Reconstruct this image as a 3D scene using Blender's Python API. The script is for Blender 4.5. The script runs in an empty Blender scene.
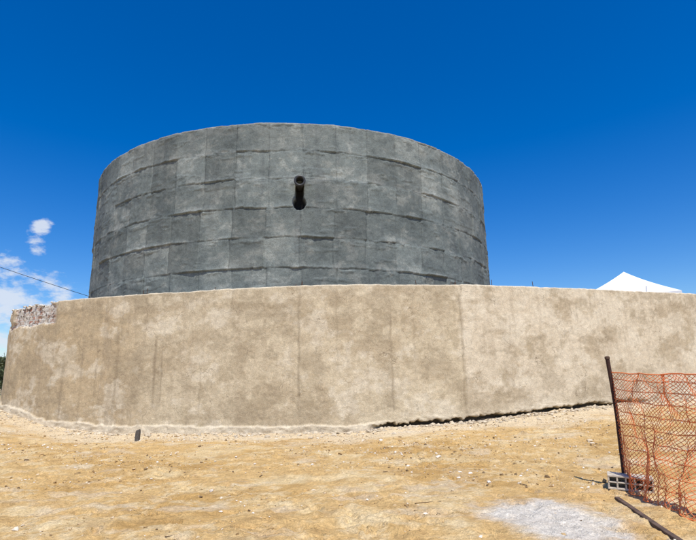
import bpy, math, random
import numpy as np
from mathutils import Matrix, Vector
random.seed(5)
rng = np.random.default_rng(11)
sc = bpy.context.scene

# ------------------------------------------------------------------ helpers
def _h(ix, iy, iz, seed):
    n = (ix.astype(np.int64)*374761393 + iy.astype(np.int64)*668265263 + iz.astype(np.int64)*2147483647 + seed*974634777) & 0xffffffff
    n = ((n ^ (n >> 13))*1274126177) & 0xffffffff
    n = ((n ^ (n >> 16))*2246822519) & 0xffffffff
    n = n ^ (n >> 15)
    return (n & 0xffffff)/float(0xffffff)
def vnoise(x, y, z=None, seed=0):
    x = np.asarray(x, float); y = np.asarray(y, float)
    z = np.zeros_like(x) if z is None else np.asarray(z, float)
    ix, iy, iz = np.floor(x), np.floor(y), np.floor(z)
    fx, fy, fz = x-ix, y-iy, z-iz
    fx = fx*fx*(3-2*fx); fy = fy*fy*(3-2*fy); fz = fz*fz*(3-2*fz)
    r = 0
    for a in (0, 1):
        for b in (0, 1):
            for c in (0, 1):
                w = (fx if a else 1-fx)*(fy if b else 1-fy)*(fz if c else 1-fz)
                r = r + w*_h(ix+a, iy+b, iz+c, seed)
    return r*2-1
def fbm(x, y, z=None, seed=0, oct=4, gain=.5):
    r = 0; a = 1; f = 1; t = 0
    for i in range(oct):
        r = r + a*vnoise(x*f, y*f, None if z is None else z*f, seed+i*17)
        t += a; a *= gain; f *= 2.03
    return r/t
def sstep(a, b, x):
    t = np.clip((x-a)/(b-a), 0, 1); return t*t*(3-2*t)

def link(ob): sc.collection.objects.link(ob); return ob
def mesh_np(name, verts, faces, mat=None, smooth=True, uv=None, cols=None):
    me = bpy.data.meshes.new(name)
    verts = np.asarray(verts, np.float32).reshape(-1, 3); faces = np.asarray(faces, np.int32)
    m, k = faces.shape
    me.vertices.add(len(verts)); me.vertices.foreach_set('co', verts.ravel())
    me.loops.add(m*k); me.loops.foreach_set('vertex_index', faces.ravel())
    me.polygons.add(m)
    me.polygons.foreach_set('loop_start', np.arange(0, m*k, k, dtype=np.int32))
    me.polygons.foreach_set('loop_total', np.full(m, k, np.int32))
    me.polygons.foreach_set('use_smooth', np.full(m, smooth, bool))
    if uv is not None:
        l = me.uv_layers.new(name='UVMap'); l.data.foreach_set('uv', np.asarray(uv, np.float32)[faces.ravel()].ravel())
    if cols is not None:
        for nm, c in cols.items():
            c = np.asarray(c, np.float32)
            if c.ndim == 1:
                at = me.attributes.new(nm, 'FLOAT', 'POINT'); at.data.foreach_set('value', c)
            else:
                at = me.attributes.new(nm, 'FLOAT_COLOR', 'POINT')
                at.data.foreach_set('color', np.hstack([c, np.ones((len(c), 1), np.float32)]).ravel())
    me.update(calc_edges=True); me.validate()
    if mat: me.materials.append(mat)
    return link(bpy.data.objects.new(name, me))
def grid_faces(nu, nv, closed=False):
    iu = np.arange(nu if closed else nu-1); iv = np.arange(nv-1)
    I, J = np.meshgrid(iu, iv, indexing='ij'); I2 = (I+1) % nu
    return np.stack([I*nv+J, I2*nv+J, I2*nv+J+1, I*nv+J+1], -1).reshape(-1, 4)
def tubes(P, Q, r, sides=5):
    P = np.asarray(P, float); Q = np.asarray(Q, float); r = np.broadcast_to(np.asarray(r, float), (len(P),))
    d = Q-P; L = np.linalg.norm(d, axis=1, keepdims=True); d = d/np.maximum(L, 1e-9)
    up = np.tile([0, 0, 1.], (len(P), 1)); up[np.abs(d[:, 2]) > .9] = [1, 0, 0]
    a = np.cross(d, up); a /= np.linalg.norm(a, axis=1, keepdims=True); b = np.cross(d, a)
    t = np.arange(sides)*2*math.pi/sides
    ring = (a[:, None]*np.cos(t)[None, :, None] + b[:, None]*np.sin(t)[None, :, None])*r[:, None, None]
    V = np.concatenate([P[:, None]+ring, Q[:, None]+ring], 1)
    n = len(P); base = (np.arange(n)*2*sides)[:, None, None]
    k = np.arange(sides); f = np.stack([k, (k+1) % sides, (k+1) % sides+sides, k+sides], -1)[None]
    return V.reshape(-1, 3), (base+f).reshape(-1, 4)

class NT:
    def __init__(s, nt): s.t = nt; s.n = nt.nodes; s.l = nt.links
    def new(s, typ, **k):
        nd = s.n.new(typ)
        for a, v in k.items():
            if a.startswith('i_'):
                key = a[2:]; key = int(key) if key.isdigit() else key.replace('_', ' ')
                inp = nd.inputs[key]
                if isinstance(v, bpy.types.NodeSocket): s.l.new(v, inp)
                else: inp.default_value = v
            else: setattr(nd, a, v)
        return nd
    def mix(s, fac, a, b, mode='MIX'):
        nd = s.n.new('ShaderNodeMix'); nd.data_type = 'RGBA'; nd.blend_type = mode
        for i, v in ((0, fac), (6, a), (7, b)):
            if isinstance(v, bpy.types.NodeSocket): s.l.new(v, nd.inputs[i])
            else: nd.inputs[i].default_value = (v if i == 0 else (tuple(v)+(1,))[:4])
        return nd.outputs[2]
    def math(s, op, a, b=0., c=0., clamp=False):
        nd = s.n.new('ShaderNodeMath'); nd.operation = op; nd.use_clamp = clamp
        for i, v in enumerate((a, b, c)):
            if isinstance(v, bpy.types.NodeSocket): s.l.new(v, nd.inputs[i])
            else: nd.inputs[i].default_value = v
        return nd.outputs[0]
    def rng(s, v, a, b, c=0., d=1., smooth=False):
        nd = s.new('ShaderNodeMapRange', i_0=v, i_1=a, i_2=b, i_3=c, i_4=d)
        if smooth: nd.interpolation_type = 'SMOOTHSTEP'
        return nd.outputs[0]
    def noise(s, vec, scale, detail=4, rough=.55, lo=None, hi=None, c=0., d=1.):
        nd = s.new('ShaderNodeTexNoise', i_Scale=scale, i_Detail=detail, i_Roughness=rough)
        if vec is not None: s.l.new(vec, nd.inputs['Vector'])
        o = nd.outputs['Fac']
        return o if lo is None else s.rng(o, lo, hi, c, d)
    def grey(s, v): return s.new('ShaderNodeCombineColor', i_0=v, i_1=v, i_2=v).outputs[0]
def material(name, rough=.85, spec=.25):
    m = bpy.data.materials.new(name); m.use_nodes = True
    nt = NT(m.node_tree); b = m.node_tree.nodes['Principled BSDF']
    b.inputs['Roughness'].default_value = rough; b.inputs['Specular IOR Level'].default_value = spec
    return m, nt, b
def simple_mat(name, col, rough=.8, var=.25, scale=12, bump=.2, metal=0., col2=None):
    m, nt, b = material(name, rough); b.inputs['Metallic'].default_value = metal
    tc = nt.new('ShaderNodeTexCoord').outputs['Object']
    n = nt.noise(tc, scale, 3, .6, .3, .7)
    c2 = col2 if col2 else tuple(c*(1-var) for c in col)
    nt.l.new(nt.mix(n, col, c2), b.inputs['Base Color'])
    bp = nt.new('ShaderNodeBump', i_Strength=bump, i_Distance=.01, i_Height=nt.noise(tc, scale*4, 2))
    nt.l.new(bp.outputs[0], b.inputs['Normal'])
    return m

# ------------------------------------------------------------------ ground height
PX = [-60, -13.6, -11.8, -10.7, -7.8, 0, 1, 3.7, 6.8, 9.7, 13.7, 30]
PZ = [.7, .75, .45, .2, 0, 0, .07, .22, .40, .56, .67, .8]
def gz_base(x, y):
    return np.interp(x, PX, PZ)*sstep(8, 17.5, y)
def gz(x, y):
    x = np.asarray(x, float); y = np.asarray(y, float)
    near = np.exp(-np.maximum(np.hypot(x, y-10)-16, 0)/14)
    z = gz_base(x, y)
    z = z + near*(.05*fbm(x/2.2, y/2.2, seed=3, oct=3) + .035*fbm(x/.5, y/.5, seed=8, oct=3))
    k = fbm(x/.15, y/.15, seed=21, oct=3, gain=.6)
    msk = sstep(-.25, .3, fbm(x/1.7, y/1.7, seed=33, oct=2))
    z = z + near*(.012+.034*msk)*k
    return z

# ------------------------------------------------------------------ wall path
ctrl = np.array([(-15.6,26.5),(-15.2,23.6),(-14.25,21.1),(-13.1,19.55),(-11.8,18.85),(-10.7,18.35),(-7.8,17.45),(-3.6,16.5),(-1.6,16.2),(1.0,16.3),(3.7,16.6),
                 (6.8,17.45),(9.7,18.35),(13.5,19.7),(18,21.8),(22.5,25),(26,29.5),(27,35),(25,41),(19,45),(8,46),(-4,44.5),(-11,41),(-15,35),(-16,30)], float)
def catmull(P, n=24):
    N = len(P); out = []
    for i in range(N):
        p0, p1, p2, p3 = P[(i-1) % N], P[i], P[(i+1) % N], P[(i+2) % N]
        for t in np.linspace(0, 1, n, endpoint=False):
            c = .5*((2*p1)+(-p0+p2)*t+(2*p0-5*p1+4*p2-p3)*t*t+(-p0+3*p1-3*p2+p3)*t**3)
            l = p1*(1-t)+p2*t
            out.append(.4*c+.6*l)
    return np.array(out)
path = catmull(ctrl)
pc = np.vstack([path, path[:1]]); seg = np.linalg.norm(np.diff(pc, axis=0), axis=1); S = np.concatenate([[0], np.cumsum(seg)])
front_end = S[14*24]
ss = np.concatenate([np.arange(0, front_end, .036), np.arange(front_end, S[-1]-.2, .35)])
wx = np.interp(ss, S, pc[:, 0]); wy = np.interp(ss, S, pc[:, 1])
tx = np.gradient(wx, ss); ty = np.gradient(wy, ss); tl = np.hypot(tx, ty); tx /= tl; ty /= tl
nx, ny = ty, -tx
WTOP = 4.62
nu = len(ss)
isfront = ss < front_end
breakm = 1-sstep(-10.95, -10.65, wx); breakm = breakm*isfront
top = WTOP + .022*fbm(ss/1.3, ss*0, seed=2) + .014*fbm(ss/.18, ss*0, seed=4)
top = top - breakm*(.10+.05*vnoise(ss/.35, ss*0, seed=6)+.05*vnoise(ss/.12, ss*0, seed=7))
zb = -.4
tt = np.concatenate([np.linspace(0, .28, 60, endpoint=False), np.linspace(.28, 1, 92)])
nvo = len(tt)
Z = zb + (top[:, None]-zb)*tt[None]
SS = np.repeat(ss[:, None], nvo, 1); WX = np.repeat(wx[:, None], nvo, 1); WY = np.repeat(wy[:, None], nvo, 1)
GZ = gz_base(WX, WY)
d = .024*fbm(SS/2.2, Z/1.6, seed=40, oct=3) + .015*fbm(SS/.5, Z/.4, seed=41, oct=3) + .006*fbm(SS/.12, Z/.1, seed=43, oct=2)
edge = 3.98 + .12*fbm(SS/2.5, SS*0, seed=50) + .10*fbm(SS/.35, SS*0, seed=51)
bulge = np.exp(-((WX+2.8)/1.2)**2)
edge = edge - .15*bulge
lift = sstep(0, .25, Z-edge)
liftamp = .016*np.clip(fbm(SS/1.6, SS*0, seed=52, oct=2)+.1, 0, 1)+.022*bulge+.006*(WX > 3.7)
d += lift*liftamp
for k, (x0, a, w) in enumerate([(-10.68,.02,.05),(-7.9,.014,.06),(-6.45,-.012,.05),(-1.6,.03,.03),(1.38,-.016,.04),(3.72,.045,.03),(6.9,.006,.05),(9.9,-.008,.05),(12.9,.02,.04)]):
    xx = WX - x0 - .05*fbm(Z/.5, Z*0+k, seed=60+k)
    d += a*sstep(-w, w, xx)*np.exp(-np.clip(xx, 0, 9)/1.6)*isfront[:, None]
    d -= .010*np.exp(-(xx/.03)**2)*isfront[:, None]*sstep(-.3, .2, fbm(Z/.35, Z*0, seed=160+k))
hf = .20 + .06*fbm(SS/.9, SS*0, seed=70)+.04*fbm(SS/.2, SS*0, seed=72)
foot = (1-sstep(0, .04, Z-GZ-hf))*(1-sstep(.3, 1.6, WX))*isfront[:, None]
d += .06*foot*(1+.7*fbm(SS/.3, Z/.2, seed=71))
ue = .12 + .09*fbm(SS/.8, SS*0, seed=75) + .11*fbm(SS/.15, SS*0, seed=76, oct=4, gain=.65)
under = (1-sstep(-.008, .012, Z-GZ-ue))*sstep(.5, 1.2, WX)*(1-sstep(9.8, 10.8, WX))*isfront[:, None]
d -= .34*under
d += .02*sstep(0, .3, fbm(SS/.25, Z/.12, seed=78, oct=3))*np.exp(-((Z-GZ-ue-.08)/.09)**2)*sstep(.5, 1.2, WX)*isfront[:, None]
bz = 3.74 + .16*fbm(SS/.9, SS*0, seed=80) + .08*fbm(SS/.2, SS*0, seed=81)
hole = breakm[:, None]*sstep(0, .05, Z-bz)*sstep(-.55, -.2, fbm(SS/.5, Z/.3, seed=83))
d += -hole*(.07 + .03*fbm(SS/.11, Z/.07, seed=82, oct=2))
OX = WX + nx[:, None]*d; OY = WY + ny[:, None]*d
inn = []
for (w, dz) in ((-.08, .0), (-.32, .01), (-.38, -.02), (-.38, -.5)):
    jj = .015*vnoise(ss/.2, ss*0+w*9, seed=88)
    inn.append(np.stack([wx+nx*(w+jj*.5), wy+ny*(w+jj*.5), top+dz+jj*.6], -1))
V = np.concatenate([np.stack([OX, OY, Z], -1), np.stack(inn, 1)], 1)
nv = V.shape[1]
def mixc(a, b, m): return a*(1-m[..., None])+np.asarray(b)*m[..., None]
base = np.zeros(Z.shape+(3,))+np.array([.585,.49,.335])
n1 = fbm(SS/1.9, Z/1.3, seed=90, oct=6, gain=.68); n2 = fbm(SS/.55, Z/.5, seed=95, oct=5, gain=.65); n3 = fbm(SS/.22, Z/2.6, seed=99, oct=4, gain=.6)
n4 = fbm(SS/1.0, Z/.7, seed=97, oct=5, gain=.7)
left = 1-sstep(-8.4, -6.2, WX+.5*n2)
base = mixc(base, (.50,.385,.235), left*.9)
base = mixc(base, (.65,.555,.405), sstep(3.65, 3.8, WX+.02*n2)*.9)
base = mixc(base, (.68,.60,.45), sstep(0, .4, Z-edge)*.4*sstep(-.3, .3, n1))
base = mixc(base, (.42,.33,.21), sstep(.04, .28, n1)*.6)
base = mixc(base, (.73,.645,.49), sstep(.06, .30, -n4)*.55)
base = mixc(base, (.39,.31,.195), sstep(.10, .35, n2)*.45)
base = mixc(base, (.38,.30,.20), sstep(.12, .4, n3)*.45*(.5+.5*left))
base = mixc(base, (.34,.27,.175), sstep(.14, .30, n4)*.4)
base = mixc(base, (.33,.26,.17), np.exp(-((Z-edge+.15)/.28)**2)*bulge*.5*sstep(-.4, .3, n2))
for x0, w, z0, z1, a in ((-6.55,.05,.5,3.3,.6),(-6.3,.025,.6,3.0,.5),(-6.42,.12,.4,2.4,.3),(-10.2,.08,.3,2.6,.4),(-9.4,.05,.3,3.1,.35),(-8.8,.03,.6,3.4,.35),(-4.9,.03,.3,2.2,.3),(1.35,.04,.3,3.8,.45),(3.68,.03,.3,4.4,.5),(-1.62,.03,.3,4.5,.4),(5.2,.15,1,3.6,.15),(-8,.06,.5,3.6,.45),(-7.2,.2,.2,2.9,.25),(1.2,.25,.2,2.4,.25),(2.1,.03,1.5,4.3,.25),(-.4,.03,1.8,4.4,.25),(8.1,.03,1.5,4.3,.25)):
    xx = WX-x0-.05*fbm(Z/.4, Z*0+x0, seed=110)
    base = mixc(base, (.23,.175,.11), a*np.exp(-(xx/w)**2)*sstep(z0, z0+.5, Z)*(1-sstep(z1-.4, z1, Z))*sstep(-.5, .2, n2+.2))
base = mixc(base, (.66,.57,.42), foot*.75)
base = mixc(base, (.64,.54,.38), (1-sstep(0, .5, Z-GZ-.1))*.5*sstep(1, 3, WX))
capn = sstep(0, 1, 1-(top[:, None]-Z)/.05)
base = mixc(base, (.70,.63,.50), capn*.6*(1-breakm[:, None]))
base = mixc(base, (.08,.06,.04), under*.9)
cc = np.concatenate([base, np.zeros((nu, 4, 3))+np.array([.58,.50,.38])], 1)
hm = np.concatenate([hole, breakm[:, None]*np.ones((1, 4))*.0], 1)
uvs = np.stack([np.repeat(ss[:, None], nv, 1), V[:, :, 2]], -1)

m, nt, b = material('cement_render', .92, .15)
at = nt.new('ShaderNodeAttribute', attribute_name='Col').outputs['Color']
hk = nt.new('ShaderNodeAttribute', attribute_name='Hole').outputs['Fac']
oc = nt.new('ShaderNodeTexCoord'); ob_ = oc.outputs['Object']; uvo = oc.outputs['UV']
sp = nt.noise(ob_, 45, 3, .8, .3, .7, .72, 1.22)
sp2 = nt.noise(ob_, 7, 5, .8, .3, .7, .80, 1.17)
col = nt.mix(1., at, nt.grey(sp), 'MULTIPLY')
col = nt.mix(1., col, nt.grey(sp2), 'MULTIPLY')
dist = nt.new('ShaderNodeVectorMath', operation='ADD'); nz = nt.new('ShaderNodeTexNoise', i_Scale=1.5, i_Detail=3.); nt.l.new(ob_, nz.inputs['Vector']); nt.l.new(ob_, dist.inputs[0]); nt.l.new(nz.outputs['Color'], dist.inputs[1])
vo = nt.new('ShaderNodeTexVoronoi', feature='DISTANCE_TO_EDGE', i_Scale=.9); nt.l.new(dist.outputs[0], vo.inputs['Vector'])
cr = nt.rng(vo.outputs['Distance'], 0, .007, 1, 0); cr = nt.math('MULTIPLY', cr, nt.noise(ob_, 1.3, 1, .5, .48, .6))
col = nt.mix(nt.math('MULTIPLY', cr, .65), col, (.15,.11,.07))
br = nt.new('ShaderNodeTexBrick', i_Scale=1., i_Color1=(.36,.15,.09,1), i_Color2=(.50,.43,.34,1), i_Mortar=(.52,.49,.43,1), i_Mortar_Size=.022, i_Brick_Width=.30, i_Row_Height=.16, i_Bias=0.)
nt.l.new(uvo, br.inputs['Vector'])
brc = nt.mix(nt.noise(ob_, 4, 3, .7, .45, .58), br.outputs['Color'], (.60,.57,.51))
brc = nt.mix(nt.noise(ob_, 11, 3, .6, .55, .62), brc, (.15,.11,.09))
col = nt.mix(hk, col, brc)
nt.l.new(col, b.inputs['Base Color'])
hgt = nt.math('ADD', nt.noise(ob_, 14, 4, .75), nt.math('MULTIPLY', nt.noise(ob_, 80, 2, .6), .3))
bp = nt.new('ShaderNodeBump', i_Strength=.8, i_Distance=.018, i_Height=hgt); nt.l.new(bp.outputs[0], b.inputs['Normal'])
mat_wall = m
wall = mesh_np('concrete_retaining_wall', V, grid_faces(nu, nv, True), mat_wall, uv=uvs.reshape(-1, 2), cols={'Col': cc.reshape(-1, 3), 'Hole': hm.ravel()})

steel = simple_mat('rusty_steel', (.12,.07,.045), .8, .5, 30)
P = []; Q = []
for x0 in (-7.3, -7.15, -1.75, -1.55, -1.5, 2.3, 3.45, 3.6, 3.66, 6.6, 11.5, 5.0, -4.6):
    i = int(np.argmin(np.abs(wx-x0)+(~isfront)*100+(np.arange(nu) < 60)*50))
    h = random.uniform(.10, .24); q = .16
    p0 = np.array([wx[i]-nx[i]*q, wy[i]-ny[i]*q, top[i]-.1]); P.append(p0); Q.append(p0+np.array([random.uniform(-.05, .05), random.uniform(-.03, .03), h+.1]))
v, f = tubes(P, Q, .011, 6)
rb = mesh_np('rebar_stubs', v, f, steel); rb.parent = wall
def rocks(name, pts, sizes, mat, seed=0, flat=.7):
    phi = (1+5**.5)/2
    ico = np.array([(-1,phi,0),(1,phi,0),(-1,-phi,0),(1,-phi,0),(0,-1,phi),(0,1,phi),(0,-1,-phi),(0,1,-phi),(phi,0,-1),(phi,0,1),(-phi,0,-1),(-phi,0,1)])/1.9
    fc = np.array([(0,11,5),(0,5,1),(0,1,7),(0,7,10),(0,10,11),(1,5,9),(5,11,4),(11,10,2),(10,7,6),(7,1,8),(3,9,4),(3,4,2),(3,2,6),(3,6,8),(3,8,9),(4,9,5),(2,4,11),(6,2,10),(8,6,7),(9,8,1)])
    r = np.random.default_rng(seed); n = len(pts)
    vv = ico[None]*(1+.35*r.normal(size=(n, 12, 1)).clip(-1, 1))*np.stack([r.uniform(.7, 1.3, n), r.uniform(.6, 1.1, n), flat*r.uniform(.6, 1.1, n)], -1)[:, None]
    a = r.uniform(0, 6.28, n); c, s = np.cos(a)[:, None], np.sin(a)[:, None]
    vv = np.stack([vv[..., 0]*c-vv[..., 1]*s, vv[..., 0]*s+vv[..., 1]*c, vv[..., 2]], -1)
    vv = vv*np.asarray(sizes)[:, None, None]+np.asarray(pts)[:, None]
    F = (np.arange(n)*12)[:, None, None]+fc[None]
    return mesh_np(name, vv.reshape(-1, 3), F.reshape(-1, 3), mat, smooth=False)
pale_rub = simple_mat('pale_rubble', (.68,.65,.59), .9, .35, 9)
ids = np.where((breakm > .5) & isfront & (wy < 22))[0]
pi = rng.choice(ids, 70); off = rng.uniform(.02, .34, 70)
pts = np.stack([wx[pi]-nx[pi]*off, wy[pi]-ny[pi]*off, top[pi]+.02], -1)
rk = rocks('broken_masonry', pts, rng.uniform(.03, .10, 70), pale_rub, 3); rk.parent = wall
pi = rng.choice(np.where(isfront & (wx > -10))[0], 60); off = rng.uniform(.02, .34, 60)
rk = rocks('mortar_crumbs', np.stack([wx[pi]-nx[pi]*off, wy[pi]-ny[pi]*off, top[pi]+.01], -1), rng.uniform(.01, .035, 60), pale_rub, 4); rk.parent = wall

sand_in, nt, b = material('backfill_sand', .95, .1)
tc = nt.new('ShaderNodeTexCoord').outputs['Object']
nt.l.new(nt.mix(nt.noise(tc, .8, 4, .6, .3, .7), (.42,.30,.16), (.30,.20,.10)), b.inputs['Base Color'])
inner = path[::6]; cen = np.array([3., 31.])
ring = [cen+(inner-cen)*k for k in (.985, .7, .4, .1)]
fv = np.concatenate([np.hstack([r_, 4.3+.05*rng.normal(size=(len(r_), 1))*(1 if i else 0)]) for i, r_ in enumerate(ring)])
nr = len(inner)
ff = []
for k in range(3):
    for i in range(nr): ff.append((k*nr+i, k*nr+(i+1) % nr, (k+1)*nr+(i+1) % nr, (k+1)*nr+i))
fill = mesh_np('backfill_ground', fv, ff, sand_in)

# ------------------------------------------------------------------ tank
TC = np.array([-2.85, 27.9]); TR = 10.4; TB, TT = 4.15, 11.17
pp = np.array([-1.73, 17.56]); dn = (pp-TC)/np.linalg.norm(pp-TC); pz = 8.68
nz_ = 210
f0 = -math.pi/2
th = np.concatenate([np.linspace(f0-1.65, f0+1.65, 1250, endpoint=False), np.linspace(f0+1.65, f0+2*math.pi-1.65, 330, endpoint=False)])
nth = len(th)
zz = np.linspace(TB, TT, nz_)
TH, ZZ = np.meshgrid(th, zz, indexing='ij')
cx, cy = np.cos(TH), np.sin(TH)
def cn(sc_, zs, seed, oct=3, gain=.5): return fbm(cx*TR/sc_, cy*TR/sc_, ZZ/zs, seed=seed, oct=oct, gain=gain)
NP = 52; CH = 1.13
wav = .05*cn(1.1, 4, 201)+.035*cn(.25, 2, 202)
cz = (TT-ZZ+wav)/CH
ci = np.floor(cz); cf = cz-ci
pu = (TH-f0+math.pi)/(2*math.pi)*NP + .035*cn(.6, .6, 205) + .22*_h(ci, ci*0, ci*0, 9)
pi_ = np.floor(pu) % NP; pf = pu-np.floor(pu)
poff = (_h(pi_, ci, ci*0, 5)-.5)*.055; ptilt = (_h(pi_, ci, ci*0, 6)-.5)*.04
D = poff+ptilt*(pf-.5)*2
D *= sstep(0, .025, pf)*sstep(0, .025, 1-pf)
lipamp = .010+.085*np.clip(_h(ci, ci*0, ci*0, 31)*.4+fbm(cx*TR/1.3, cy*TR/1.3, ci*3.3, seed=210, oct=4, gain=.7)*1.5-.1+(_h(pi_, ci, ci*0, 15)-.5)*.5, 0, 1)
lip = np.exp(-(1-cf)/.06)*sstep(0, .02, 1-cf)
D += lipamp*lip
D -= .03*np.exp(-(cf/.03)**2)*(.5+.5*cn(.8, 9, 214))
rag = cn(.5, .18, 220, 4, .6)
D += .026*sstep(.10, .35, rag)*np.exp(-((cf-.06)/.15)**2)
r2 = cn(1.2, .28, 222, 3, .55)
D += .013*sstep(.26, .32, r2)
D += .018*cn(1.4, 1.1, 230)+.013*cn(.4, .35, 231)+.006*cn(.12, .10, 232, 2)
vj = np.exp(-(np.minimum(pf, 1-pf)/.012)**2)*sstep(-.5, .1, cn(.6, .4, 241))
D -= .018*vj
uu = (TH-math.atan2(dn[1], dn[0])); uu = np.where(uu > math.pi, uu-2*math.pi, uu); uu = uu*TR
wob = .02*cn(.1, .1, 245, 2)
kd = np.minimum(np.hypot(uu, ZZ-7.93)-.22, np.maximum(np.abs(uu)-.13, np.maximum(7.9-ZZ, ZZ-pz)))+wob
pipe_shadow = 1-sstep(-.02, .03, kd)  # keyhole shape of the pipe's cast shadow, sunk into the shell
D = D*(1-pipe_shadow)-.34*pipe_shadow
topz = TT + .010*vnoise(th*TR/.5, th*0, seed=244)
ZV = ZZ.copy(); ZV[:, -1] = topz; ZV[:, -2] = np.minimum(ZV[:, -2], topz-.02)
D[:, -3:] = np.minimum(D[:, -3:], .02)
RR = TR+D
VX = TC[0]+RR*cx; VY = TC[1]+RR*cy
rows = []
for (w, dz) in ((-.05, .012), (-.28, .01), (-.42, -.03), (-.42, -1.5)):
    rows.append(np.stack([TC[0]+(TR+w)*np.cos(th), TC[1]+(TR+w)*np.sin(th), topz+dz], -1))
TV = np.concatenate([np.stack([VX, VY, ZV], -1), np.stack(rows, 1)], 1)
base = np.zeros(ZZ.shape+(3,))+np.array([.150,.172,.160])
a1 = cn(2.2, 1.3, 250, 4, .6); a2 = cn(.5, .4, 255, 4, .7); a3 = cn(.25, 2.2, 257, 3); a4 = cn(1.0, .5, 259, 4, .7)
base = mixc(base, (.26,.275,.245), sstep(.05, .4, a1)*.5)
base = mixc(base, (.09,.108,.104), sstep(.05, .4, -a1)*.5)
base = mixc(base, (.32,.33,.29), sstep(.10, .4, a2)*.42)
base = mixc(base, (.07,.085,.084), sstep(.10, .4, -a2)*.45)
base = mixc(base, (.29,.30,.27), sstep(.18, .4, a4)*.35)
base = mixc(base, (.09,.10,.10), sstep(.2, .5, a3)*.3)
base *= (1+.42*(_h(pi_, ci, ci*0, 77)-.5))[..., None]
base = mixc(base, (.33,.33,.30), lip*.5*sstep(-.2, .4, a2))
base = mixc(base, (.045,.05,.05), np.exp(-((cf-.0)/.02)**2)*.65*sstep(-.5, .1, rag))
base = mixc(base, (.06,.068,.068), vj*.5)
base = mixc(base, (.30,.30,.28), sstep(TT-.07, TT-.02, ZZ)*.6)
base = mixc(base, (.012,.012,.012), pipe_shadow)  # shadow below the pipe painted near-black
tcol = np.concatenate([base, np.zeros((nth, 4, 3))+.2], 1)
m, nt, b = material('grey_tank_render', .8, .3)
at = nt.new('ShaderNodeAttribute', attribute_name='Col').outputs['Color']
ob_ = nt.new('ShaderNodeTexCoord').outputs['Object']
sp = nt.noise(ob_, 28, 4, .8, .3, .7, .66, 1.32)
sp2 = nt.noise(ob_, 5, 4, .75, .3, .7, .82, 1.17)
col = nt.mix(1., at, nt.grey(sp), 'MULTIPLY')
col = nt.mix(1., col, nt.grey(sp2), 'MULTIPLY')
nt.l.new(col, b.inputs['Base Color'])
hgt = nt.math('ADD', nt.noise(ob_, 9, 5, .72), nt.math('MULTIPLY', nt.noise(ob_, 55, 2, .6), .2))
bp = nt.new('ShaderNodeBump', i_Strength=.75, i_Distance=.025, i_Height=hgt); nt.l.new(bp.outputs[0], b.inputs['Normal'])
mat_tank = m
tank = bpy.data.objects.new('concrete_water_tank', None); link(tank)
shell = mesh_np('tank_shell', TV, grid_faces(nth, nz_+4, True), mat_tank, cols={'Col': tcol.reshape(-1, 3)}); shell.parent = tank
a = np.linspace(0, 2*math.pi, 96, endpoint=False)
slabv = np.vstack([np.stack([TC[0]+10.0*np.cos(a), TC[1]+10.0*np.sin(a), a*0+9.7], -1), [[TC[0], TC[1], 9.75]]])
slab = mesh_np('tank_inner_slab', slabv, [(i, (i+1) % 96, 96) for i in range(96)], mat_tank, cols={'Col': np.zeros((97, 3))+.15}); slab.parent = tank
def lathe(name, prof, origin, axis, mat, n=40):
    ax = Vector(axis).normalized(); q = Vector((0, 0, 1)).rotation_difference(ax)
    vs = []
    for (r, h) in prof:
        for k in range(n):
            t = 2*math.pi*k/n; p = q @ Vector((r*math.cos(t), r*math.sin(t), h)); vs.append((p.x+origin[0], p.y+origin[1], p.z+origin[2]))
    fs = [(i*n+k, i*n+(k+1) % n, (i+1)*n+(k+1) % n, (i+1)*n+k) for i in range(len(prof)-1) for k in range(n)]
    return mesh_np(name, vs, fs, mat)
iron = simple_mat('dark_iron_pipe', (.05,.052,.055), .4, .5, 14)
pipe = lathe('outlet_pipe', [(.15,-.4),(.15,.30),(.155,.33),(.205,.335),(.212,.345),(.212,.385),(.206,.395),(.15,.397),(.135,.38),(.13,-.25),(.001,-.26)], (pp[0], pp[1], pz), (dn[0], dn[1], 0), iron); pipe.parent = tank

# ------------------------------------------------------------------ ground
def growneg(a, end, step, g=1.22):
    out = []; x = a
    while x > end: step *= g; x -= step; out.append(x)
    return out[::-1]
def growpos(a, end, step, g=1.22):
    out = []; x = a
    while x < end: step *= g; x += step; out.append(x)
    return out
xs = np.array(growneg(-14.5, -2500, .04)+list(np.arange(-14.5, -6, .06))+list(np.arange(-6, 6, .033))+list(np.arange(6, 13.5, .06))+growpos(13.5, 2500, .04))
ys = np.array(growneg(4, -2500, .035)+list(np.arange(4, 10, .03))+list(np.arange(10, 20, .065))+growpos(20, 2500, .08))
GX, GY = np.meshgrid(xs, ys, indexing='ij')
Zg = gz(GX, GY)
def prints(Zg):
    r = np.random.default_rng(77)
    for w in range(55):
        x, y = r.uniform(-8, 7), r.uniform(4.5, 14); hd = r.uniform(0, 6.28)
        for s in range(r.integers(5, 16)):
            hd += r.normal()*.12; x += .62*math.cos(hd); y += .62*math.sin(hd)
            ox, oy = x-math.sin(hd)*.11*(1 if s % 2 else -1), y+math.cos(hd)*.11*(1 if s % 2 else -1)
            i0, i1 = np.searchsorted(xs, (ox-.3, ox+.3)); j0, j1 = np.searchsorted(ys, (oy-.3, oy+.3))
            if i1-i0 < 3 or j1-j0 < 3: continue
            gx = GX[i0:i1, j0:j1]-ox; gy = GY[i0:i1, j0:j1]-oy
            a = gx*math.cos(hd)+gy*math.sin(hd); b_ = -gx*math.sin(hd)+gy*math.cos(hd)
            q = np.hypot(a/.15, b_/(.058+.012*(a > 0)))
            dep = r.uniform(.02, .045)
            Zg[i0:i1, j0:j1] += -dep*(1-sstep(.75, 1.1, q))+dep*.5*np.exp(-((q-1.3)/.22)**2)
    return Zg
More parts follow.
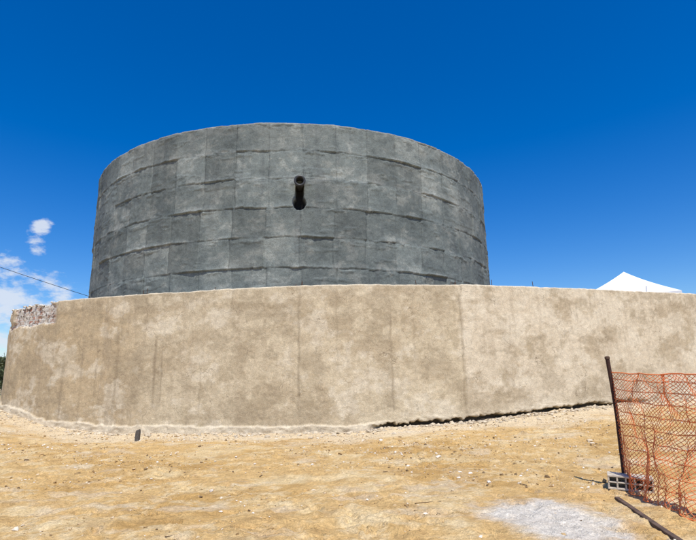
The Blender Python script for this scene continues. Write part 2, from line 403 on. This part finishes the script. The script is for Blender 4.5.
Zg = prints(Zg)
fx_ = wx[isfront][::20]; fy_ = wy[isfront][::20]
dw = np.full(GX.shape, 99.)
for a_, b_ in zip(fx_, fy_): dw = np.minimum(dw, np.hypot(GX-a_, GY-b_))
Zg = Zg + .09*np.exp(-(dw/.5)**2)*fbm(GX/.5, GY/.5, seed=301, oct=4)*(GX > .5)
Zg = Zg + .03*np.exp(-(((GX-2.1)/1.1)**2+((GY-6.2)/.9)**2))*(1+.8*fbm(GX/.12, GY/.12, seed=305, oct=2))
pn = fbm(GX/.5, GY/.5, seed=310, oct=5, gain=.65)
patch = sstep(.34, .85, np.exp(-(((GX-2.2)/.88)**2+((GY-6.1)/1.2)**2))+.5*pn)
pale = sstep(.25, .75, np.exp(-(dw/2.6)**2)+.5*fbm(GX/1.4, GY/.9, seed=312, oct=5, gain=.65))
c = np.zeros(GX.shape+(3,))+np.array([.74,.49,.205])
g1 = fbm(GX/1.9, GY/1.5, seed=320, oct=6, gain=.65); g2 = fbm(GX/1.1, GY/.8, seed=322, oct=5, gain=.7); g3 = fbm(GX/.3, GY/.3, seed=325, oct=4, gain=.7)
c = mixc(c, (.60,.36,.12), sstep(.0, .35, g1)*.75)
c = mixc(c, (.86,.67,.37), sstep(.05, .4, g2)*.6)
c = mixc(c, (.47,.28,.11), sstep(.12, .4, g3)*.4)
c = mixc(c, (.88,.71,.43), sstep(.10, .4, -g3)*.5)
c = mixc(c, (.83,.69,.47), pale*.75)
c = mixc(c, (.78,.70,.56), sstep(.22, .5, fbm(GX/.9, GY/.5, seed=330, oct=4, gain=.65))*.3)
c = mixc(c, (.78,.74,.65), patch*.85)
far = sstep(25, 60, np.hypot(GX, GY)); c = mixc(c, (.42,.34,.19), far)
m, nt, b = material('sandy_soil', .97, .08)
at = nt.new('ShaderNodeAttribute', attribute_name='Col').outputs['Color']
ob_ = nt.new('ShaderNodeTexCoord').outputs['Object']
sp = nt.noise(ob_, 24, 4, .8, .3, .7, .64, 1.24); sp2 = nt.noise(ob_, 4.3, 4, .75, .3, .7, .84, 1.10)
col = nt.mix(1., at, nt.grey(sp), 'MULTIPLY')
col = nt.mix(1., col, nt.grey(sp2), 'MULTIPLY')
nt.l.new(col, b.inputs['Base Color'])
hgt = nt.math('ADD', nt.noise(ob_, 12, 5, .78), nt.math('MULTIPLY', nt.noise(ob_, 70, 2, .6), .3))
bp = nt.new('ShaderNodeBump', i_Strength=1., i_Distance=.055, i_Height=hgt); nt.l.new(bp.outputs[0], b.inputs['Normal'])
ground = mesh_np('ground', np.stack([GX, GY, Zg], -1), grid_faces(len(xs), len(ys)), m, cols={'Col': c.reshape(-1, 3)})

N = 30000
sx = rng.uniform(-13, 12, N); sy = 4.2+rng.power(1.5, N)*14
wyi = np.interp(sx, wx[isfront][(wx[isfront] > -13)], wy[isfront][(wx[isfront] > -13)])
cl = fbm(sx/1.3, sy/1.0, seed=401, oct=3)+.25*rng.normal(size=N) > 0
keep = (sy < wyi-.1) & cl; sx, sy = sx[keep], sy[keep]
sz = .008+.024*rng.power(.4, len(sx))**2+.028*(rng.random(len(sx)) > .98)
st_mat, nt, b = material('stones', .9, .2)
pos = nt.new('ShaderNodeNewGeometry').outputs['Random Per Island']
rr = nt.new('ShaderNodeValToRGB'); nt.l.new(pos, rr.inputs[0])
e = rr.color_ramp.elements; e[0].color = (.15,.10,.055,1); e[1].color = (.78,.72,.62,1); q = e.new(.4); q.color = (.46,.30,.13,1); q = e.new(.75); q.color = (.64,.52,.35,1)
nt.l.new(rr.outputs[0], b.inputs['Base Color'])
rocks('gravel', np.stack([sx, sy, gz(sx, sy)+sz*.25], -1), sz, st_mat, 7)
N = 3000
i = rng.choice(np.where(isfront & (wx > -13) & (wx < 14))[0], N)
offd = .12+np.abs(rng.normal(0, .45, N)); rx = wx[i]+nx[i]*offd; ry = wy[i]+ny[i]*offd
kp = (rx > .6) | (rng.random(N) < .45); rx, ry = rx[kp], ry[kp]
szz = .014+.07*rng.random(len(rx))**4
rocks('spoil_rubble', np.stack([rx, ry, gz(rx, ry)+szz*.2], -1), szz, simple_mat('spoil', (.68,.57,.41), .95, .45, 6), 9)
P = []; Q = []
for k in range(16):
    x0, y0 = random.uniform(-7, 5), random.uniform(5.2, 13)
    if k == 0: x0, y0 = .8, 6.95
    L = random.uniform(.06, .16) if k else .36; a0 = random.uniform(0, 3.1) if k else .35
    z0 = float(gz(x0, y0)); p = np.array([x0, y0, z0+.012]); 
    for j in range(3):
        q = p+np.array([math.cos(a0), math.sin(a0), random.uniform(-.02, .06)])*L/3; P.append(p); Q.append(q); p = q; a0 += random.uniform(-.4, .4)
v, f = tubes(P, Q, .006, 5); mesh_np('dry_twigs', v, f, simple_mat('twig_bark', (.14,.09,.05), .9))
def box(name, cx_, cy_, cz_, sx_, sy_, sz_, mat, rz=0, bev=.006):
    bpy.ops.mesh.primitive_cube_add(size=1, location=(cx_, cy_, cz_), rotation=(0, 0, rz)); o = bpy.context.object; o.name = name
    o.scale = (sx_, sy_, sz_); bpy.ops.object.transform_apply(location=False, rotation=False, scale=True)
    if bev: md = o.modifiers.new('b', 'BEVEL'); md.width = bev; md.segments = 2
    o.data.materials.append(mat); return o
stz = float(gz(-6.1, 15.0))
v = []; 
wood = simple_mat('weathered_wood', (.13,.115,.10), .9, .5, 20)
hw = .055
prof = [(-.2,1.),(.20,1.),(.27,.9),(.30,.7)]
for (h, k) in prof:
    for (a_, b_) in ((-1,-1),(1,-1),(1,1),(-1,1)): v.append((-6.1+a_*hw*k+h*.05, 15.0+b_*hw*k, stz+h+(.012*a_ if h > .1 else 0)))
f = [(i*4+k, i*4+(k+1) % 4, (i+1)*4+(k+1) % 4, (i+1)*4+k) for i in range(3) for k in range(4)]+[(12,13,14,15)]
mesh_np('wooden_stake', v, f, wood, smooth=False)
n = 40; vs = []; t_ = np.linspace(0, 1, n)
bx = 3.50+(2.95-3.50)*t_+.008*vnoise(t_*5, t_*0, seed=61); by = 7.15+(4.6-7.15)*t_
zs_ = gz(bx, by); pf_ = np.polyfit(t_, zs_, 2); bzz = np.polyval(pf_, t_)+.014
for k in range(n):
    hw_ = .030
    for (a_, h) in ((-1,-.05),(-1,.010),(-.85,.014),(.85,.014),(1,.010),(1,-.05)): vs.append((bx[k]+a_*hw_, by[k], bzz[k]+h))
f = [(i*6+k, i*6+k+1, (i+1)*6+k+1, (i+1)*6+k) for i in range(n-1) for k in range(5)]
mesh_np('fence_shadow_strip', vs, f, simple_mat('shadow_strip', (.15,.10,.075), .9, .5, 9), smooth=False)  # flat dark strip added on the sand as the fence's shadow

# ------------------------------------------------------------------ orange barrier mesh fence
fence = bpy.data.objects.new('orange_mesh_barrier', None); link(fence)
line = np.array([(3.86,7.62),(3.98,6.9),(4.0,6.2),(4.08,5.4),(4.22,4.4),(4.32,3.4)])
ls = np.concatenate([[0], np.cumsum(np.linalg.norm(np.diff(line, axis=0), axis=1))])
Lf = ls[-1]; cw, ch = .056, .056
nc = int(Lf/cw)*2; nr_ = 29*2
U, W = np.meshgrid(np.arange(nc+1)*cw/2, np.arange(nr_+1), indexing='ij')
H0 = W/nr_
fxp = np.interp(U, ls, line[:, 0]); fyp = np.interp(U, ls, line[:, 1])
sag = .06*np.sin(np.clip(U/Lf, 0, 1)*math.pi)
ztop = 1.63-sag+.03*fbm(U/.5, U*0, seed=501); zbot = .02+.05*np.abs(fbm(U/.4, U*0, seed=503))+.10*(U < .1)
zf = zbot+(ztop-zbot)*(H0**.92)+.03*fbm(U/.35, H0*4, seed=505, oct=3)
amp = sstep(0, .5, U)
side = amp*(.18*fbm(U/.8+H0*1.5, H0*1.6, seed=507, oct=3)+.11*fbm(U/.2, H0*3+U*2, seed=509, oct=2)) - .30*amp*(1-H0)**2.5
along = .06*fbm(U/.3, H0*3, seed=511, oct=3)
FX = fxp+side+along*.1; FY = fyp+along
FZ = zf+gz_base(FX, FY)
FP = np.stack([FX, FY, FZ], -1)
P = []; Q = []; R_ = []
par = (np.add.outer(np.arange(nc+1), np.arange(nr_+1)) % 2) == 0
for du, dv in ((1, 1), (1, -1)):
    I, J = np.where(par); ok = (I+du <= nc) & (J+dv >= 0) & (J+dv <= nr_) & (rng.random(len(I)) > .012)
    I, J = I[ok], J[ok]; P.append(FP[I, J]); Q.append(FP[I+du, J+dv]); R_.append(np.full(len(I), .0038))
for j in sorted(set(list(range(0, nr_, 6))+[nr_])):
    P.append(FP[:-1, j]); Q.append(FP[1:, j]); R_.append(np.full(nc, .0055 if j not in (0, nr_) else .0075))
v, f = tubes(np.concatenate(P), np.concatenate(Q), np.concatenate(R_), 4)
m, nt, b = material('orange_plastic', .5, .4)
ob_ = nt.new('ShaderNodeTexCoord').outputs['Object']
nt.l.new(nt.mix(nt.noise(ob_, 3, 3, .6, .3, .7), (.82,.17,.035), (.78,.28,.10)), b.inputs['Base Color'])
mesh_np('mesh_netting', v, f, m, smooth=True).parent = fence
pm = simple_mat('rusty_post', (.075,.035,.026), .8, .5, 25)
pth = [(3.865,7.62,-.1),(3.868,7.62,.5),(3.875,7.625,1.0),(3.862,7.63,1.45),(3.845,7.64,1.84)]
v, f = tubes(pth[:-1]+[(4.32,3.4,-.2)], pth[1:]+[(4.30,3.4,1.8)], .029, 12)
post = mesh_np('fence_posts', v, f, pm); post.parent = fence
cap = lathe('post_cap', [(.034,-.03),(.036,.0),(.028,.012),(.001,.018)], pth[-1], (-.05,.02,1), steel, 12); cap.parent = fence
blk = bpy.data.objects.new('hollow_concrete_block', None); link(blk); blk.location = (3.87, 7.50, .02); blk.rotation_euler = (.03, .05, -.45)
bm_ = simple_mat('pale_block', (.62,.55,.44), .92, .4, 10, bump=.5)
def bbox(n, x, y, z, a, b_, c_):
    o = box(n, x, y, z, a, b_, c_, bm_, 0, .004); o.parent = blk; return o
BL, BW, BH = .56, .24, .19
bbox('slab_bottom', 0, 0, .0125, BL, BW, .025); bbox('slab_top', 0, 0, BH-.0125, BL, BW, .025)
bbox('slab_mid', 0, .003, BH/2, BL-.004, BW-.01, .018)
for k in range(6):
    x = -BL/2+.0125+k*(BL-.025)/5
    for q_, z in enumerate((BH*.25+.004, BH*.75-.004)): bbox('web_%d_%d' % (k, q_), x, 0, z, .022, BW-.006, BH/2-.034)
bbox('core', 0, .06, BH/2, BL-.03, .05, BH-.055)

# ------------------------------------------------------------------ canopy tent on the platform
tent = bpy.data.objects.new('white_canopy_tent', None); link(tent)
canvas, nt, b = material('white_canvas', .6, .3)
b.inputs['Base Color'].default_value = (.82,.83,.84,1)
TX, TY, ZE, ZP, HWD = 19.0, 34.0, 6.42, 8.44, 2.95
n = 20; vs = []; fs = []
rot = math.radians(-30)
cor = [(-1,-1),(1,-1),(1,1),(-1,1)]
def rt(x, y): return TX+x*math.cos(rot)-y*math.sin(rot), TY+x*math.sin(rot)+y*math.cos(rot)
for side_ in range(4):
    c0, c1 = cor[side_], cor[(side_+1) % 4]; b0 = len(vs)
    for i in range(n+1):
        t = i/n; w = (1-t); z = ZE+(ZP-ZE)*(.84*t+.16*t**2.6)
        for j in range(n+1):
            s_ = j/n; x = (c0[0]*(1-s_)+c1[0]*s_)*w*HWD; y = (c0[1]*(1-s_)+c1[1]*s_)*w*HWD
            vs.append(rt(x, y)+(z-.05*math.sin(math.pi*s_)*math.sin(math.pi*t),))
    for i in range(n):
        for j in range(n): fs.append((b0+i*(n+1)+j, b0+i*(n+1)+j+1, b0+(i+1)*(n+1)+j+1, b0+(i+1)*(n+1)+j))
    b0 = len(vs)
    for j in range(n+1):
        s_ = j/n; x = (c0[0]*(1-s_)+c1[0]*s_)*HWD*1.002; y = (c0[1]*(1-s_)+c1[1]*s_)*HWD*1.002
        for zz_ in (ZE+.0, ZE-.28+.03*math.cos(s_*math.pi*16)): vs.append(rt(x, y)+(zz_,))
    for j in range(n): fs.append((b0+2*j, b0+2*j+2, b0+2*j+3, b0+2*j+1))
mesh_np('canvas_roof', vs, fs, canvas, smooth=False).parent = tent
P = []; Q = []
for cxx, cyy in cor:
    X_, Y_ = rt(cxx*HWD*.97, cyy*HWD*.97); P.append((X_, Y_, 4.25)); Q.append((X_, Y_, ZE))
v, f = tubes(P, Q, .04, 8); mesh_np('tent_legs', v, f, canvas).parent = tent

# ------------------------------------------------------------------ power line
pole_m = simple_mat('pole_wood', (.10,.075,.055), .9)
def upole(x, y, h, nm):
    o = bpy.data.objects.new(nm, None); link(o)
    g = .6
    q = lathe('pole_shaft', [(.17,0),(.15,h*.5),(.11,h),(.001,h+.02)], (x, y, g-.5), (0,0,1), pole_m, 14); q.parent = o
    v, f = tubes([(x-.7, y, g+h-.9)], [(x+.7, y, g+h-.9)], .05, 6); q = mesh_np('cross_arm', v, f, pole_m); q.parent = o
upole(-36, 40, 13.4, 'utility_pole'); upole(-10.5, 48, 5.5, 'utility_pole')
A = np.array([-36, 40, 13.85]); B = np.array([-10.5, 48, 5.4])
P = []
for t in np.linspace(0, 1, 41):
    p = A*(1-t)+B*t; p[2] -= .35*4*t*(1-t); P.append(p)
P = np.array(P); v, f = tubes(P[:-1], P[1:], .022, 5); mesh_np('power_cable', v, f, simple_mat('black_cable', (.02,.02,.02), .6))

# ------------------------------------------------------------------ distant tree belt
def belt():
    V = []
    r = np.random.default_rng(3)
    cs = []
    for k in range(46):
        x = -38-k*3.0+r.normal()*2; y = 62+r.normal()*4 + (k % 3)*5
        if k > 30: x = -38+(k-38)*2.4; 
        h = r.uniform(2.4, 4.0)
        if -3 < x: continue
        cs.append((x, y, h))
    for (x, y, h) in cs:
        for c_ in range(7):
            ox, oy, oz = r.normal()*.9, r.normal()*.9, h*r.uniform(.3, .9); rad = r.uniform(.5, 1.2)
            nL = 130; dd = r.normal(size=(nL, 3)); dd /= np.linalg.norm(dd, axis=1, keepdims=True); dd *= (rad*r.random((nL, 1))**.4)
            cc_ = np.array([x+ox, y+oy, .7+oz])+dd
            a = r.normal(size=(nL, 3)); b_ = r.normal(size=(nL, 3)); s_ = .16
            V.append(np.stack([cc_+a*s_, cc_+b_*s_, cc_-a*s_*.6+b_*s_*.3], 1))
    V = np.concatenate(V).reshape(-1, 3); F = np.arange(len(V)).reshape(-1, 3)
    lm, nt, b = material('foliage', .8, .2)
    tc = nt.new('ShaderNodeTexCoord').outputs['Object']
    nt.l.new(nt.mix(nt.noise(tc, 1.2, 3, .5, .35, .65), (.06,.08,.035), (.11,.12,.06)), b.inputs['Base Color'])
    o = mesh_np('distant_trees', V, F, lm, smooth=False)
    v, f = tubes([(x, y, 0) for x, y, h in cs], [(x, y, .7+h*.6) for x, y, h in cs], .09, 6)
    q = mesh_np('tree_trunks', v, f, pole_m); q.parent = o
belt()

# ------------------------------------------------------------------ light
EL, AZ = math.radians(62), math.radians(16)
sdir = Vector((math.sin(AZ)*math.cos(EL), -math.cos(AZ)*math.cos(EL), math.sin(EL)))
sd = bpy.data.lights.new('sun', 'SUN'); sd.energy = 4.9; sd.angle = math.radians(.53); sd.color = (1, .96, .89)
so = link(bpy.data.objects.new('sun', sd)); so.rotation_euler = sdir.to_track_quat('Z', 'Y').to_euler()
w = bpy.data.worlds.new('World'); sc.world = w; w.use_nodes = True
nt = NT(w.node_tree); bg = w.node_tree.nodes['Background']
sky = nt.new('ShaderNodeTexSky', sky_type='NISHITA', sun_disc=False, sun_elevation=EL, sun_rotation=math.atan2(sdir.x, sdir.y), altitude=0, air_density=1.0, dust_density=.5, ozone_density=4.)
hs = nt.new('ShaderNodeHueSaturation', i_Hue=.512, i_Saturation=1.45, i_Value=1.48); nt.l.new(sky.outputs[0], hs.inputs['Color'])
dirv = nt.new('ShaderNodeTexCoord').outputs['Generated']
mask = None
for (a_, e_, r_) in ((-.634,.319,.026),(-.640,.280,.030),(-.70,.235,.045),(-.60,.160,.075),(-.68,.140,.12),(-.70,.06,.17),(-.9,.08,.2),(-1.3,.1,.25),(1.2,.07,.2)):
    dv = Vector((a_, 1, e_)).normalized()
    vd = nt.new('ShaderNodeVectorMath', operation='DISTANCE'); nt.l.new(dirv, vd.inputs[0]); vd.inputs[1].default_value = dv
    k = nt.rng(vd.outputs['Value'], r_, r_*.3, 0, 1)
    mask = k if mask is None else nt.math('MAXIMUM', mask, k)
mp = nt.new('ShaderNodeMapping'); nt.l.new(dirv, mp.inputs[0]); mp.inputs['Scale'].default_value = (1, 1, 1.9)
cn_ = nt.noise(mp.outputs[0], 20, 7, .64)
cm = nt.rng(nt.math('ADD', nt.math('MULTIPLY', mask, .32), cn_), .66, .90, 0, .85, smooth=True)
cm = nt.math('MULTIPLY', cm, nt.rng(mask, 0, .15, 0, 1))
colr = nt.mix(cm, hs.outputs[0], (7.4, 8.0, 9.0))
nt.l.new(colr, bg.inputs['Color']); bg.inputs['Strength'].default_value = .10

# ------------------------------------------------------------------ camera
cam = bpy.data.cameras.new('camera'); co = link(bpy.data.objects.new('camera', cam))
cam.sensor_width = 36; cam.lens = 503/696*36; cam.clip_end = 8000; cam.clip_start = .05
M = Matrix.Rotation(math.pi/2+.213, 4, 'X') @ Matrix.Rotation(-.02, 4, 'Z'); M.translation = (0, 0, 1.6)
co.matrix_world = M; sc.camera = co
sc.view_settings.view_transform = 'Standard'; sc.view_settings.look = 'None'; sc.view_settings.exposure = 0
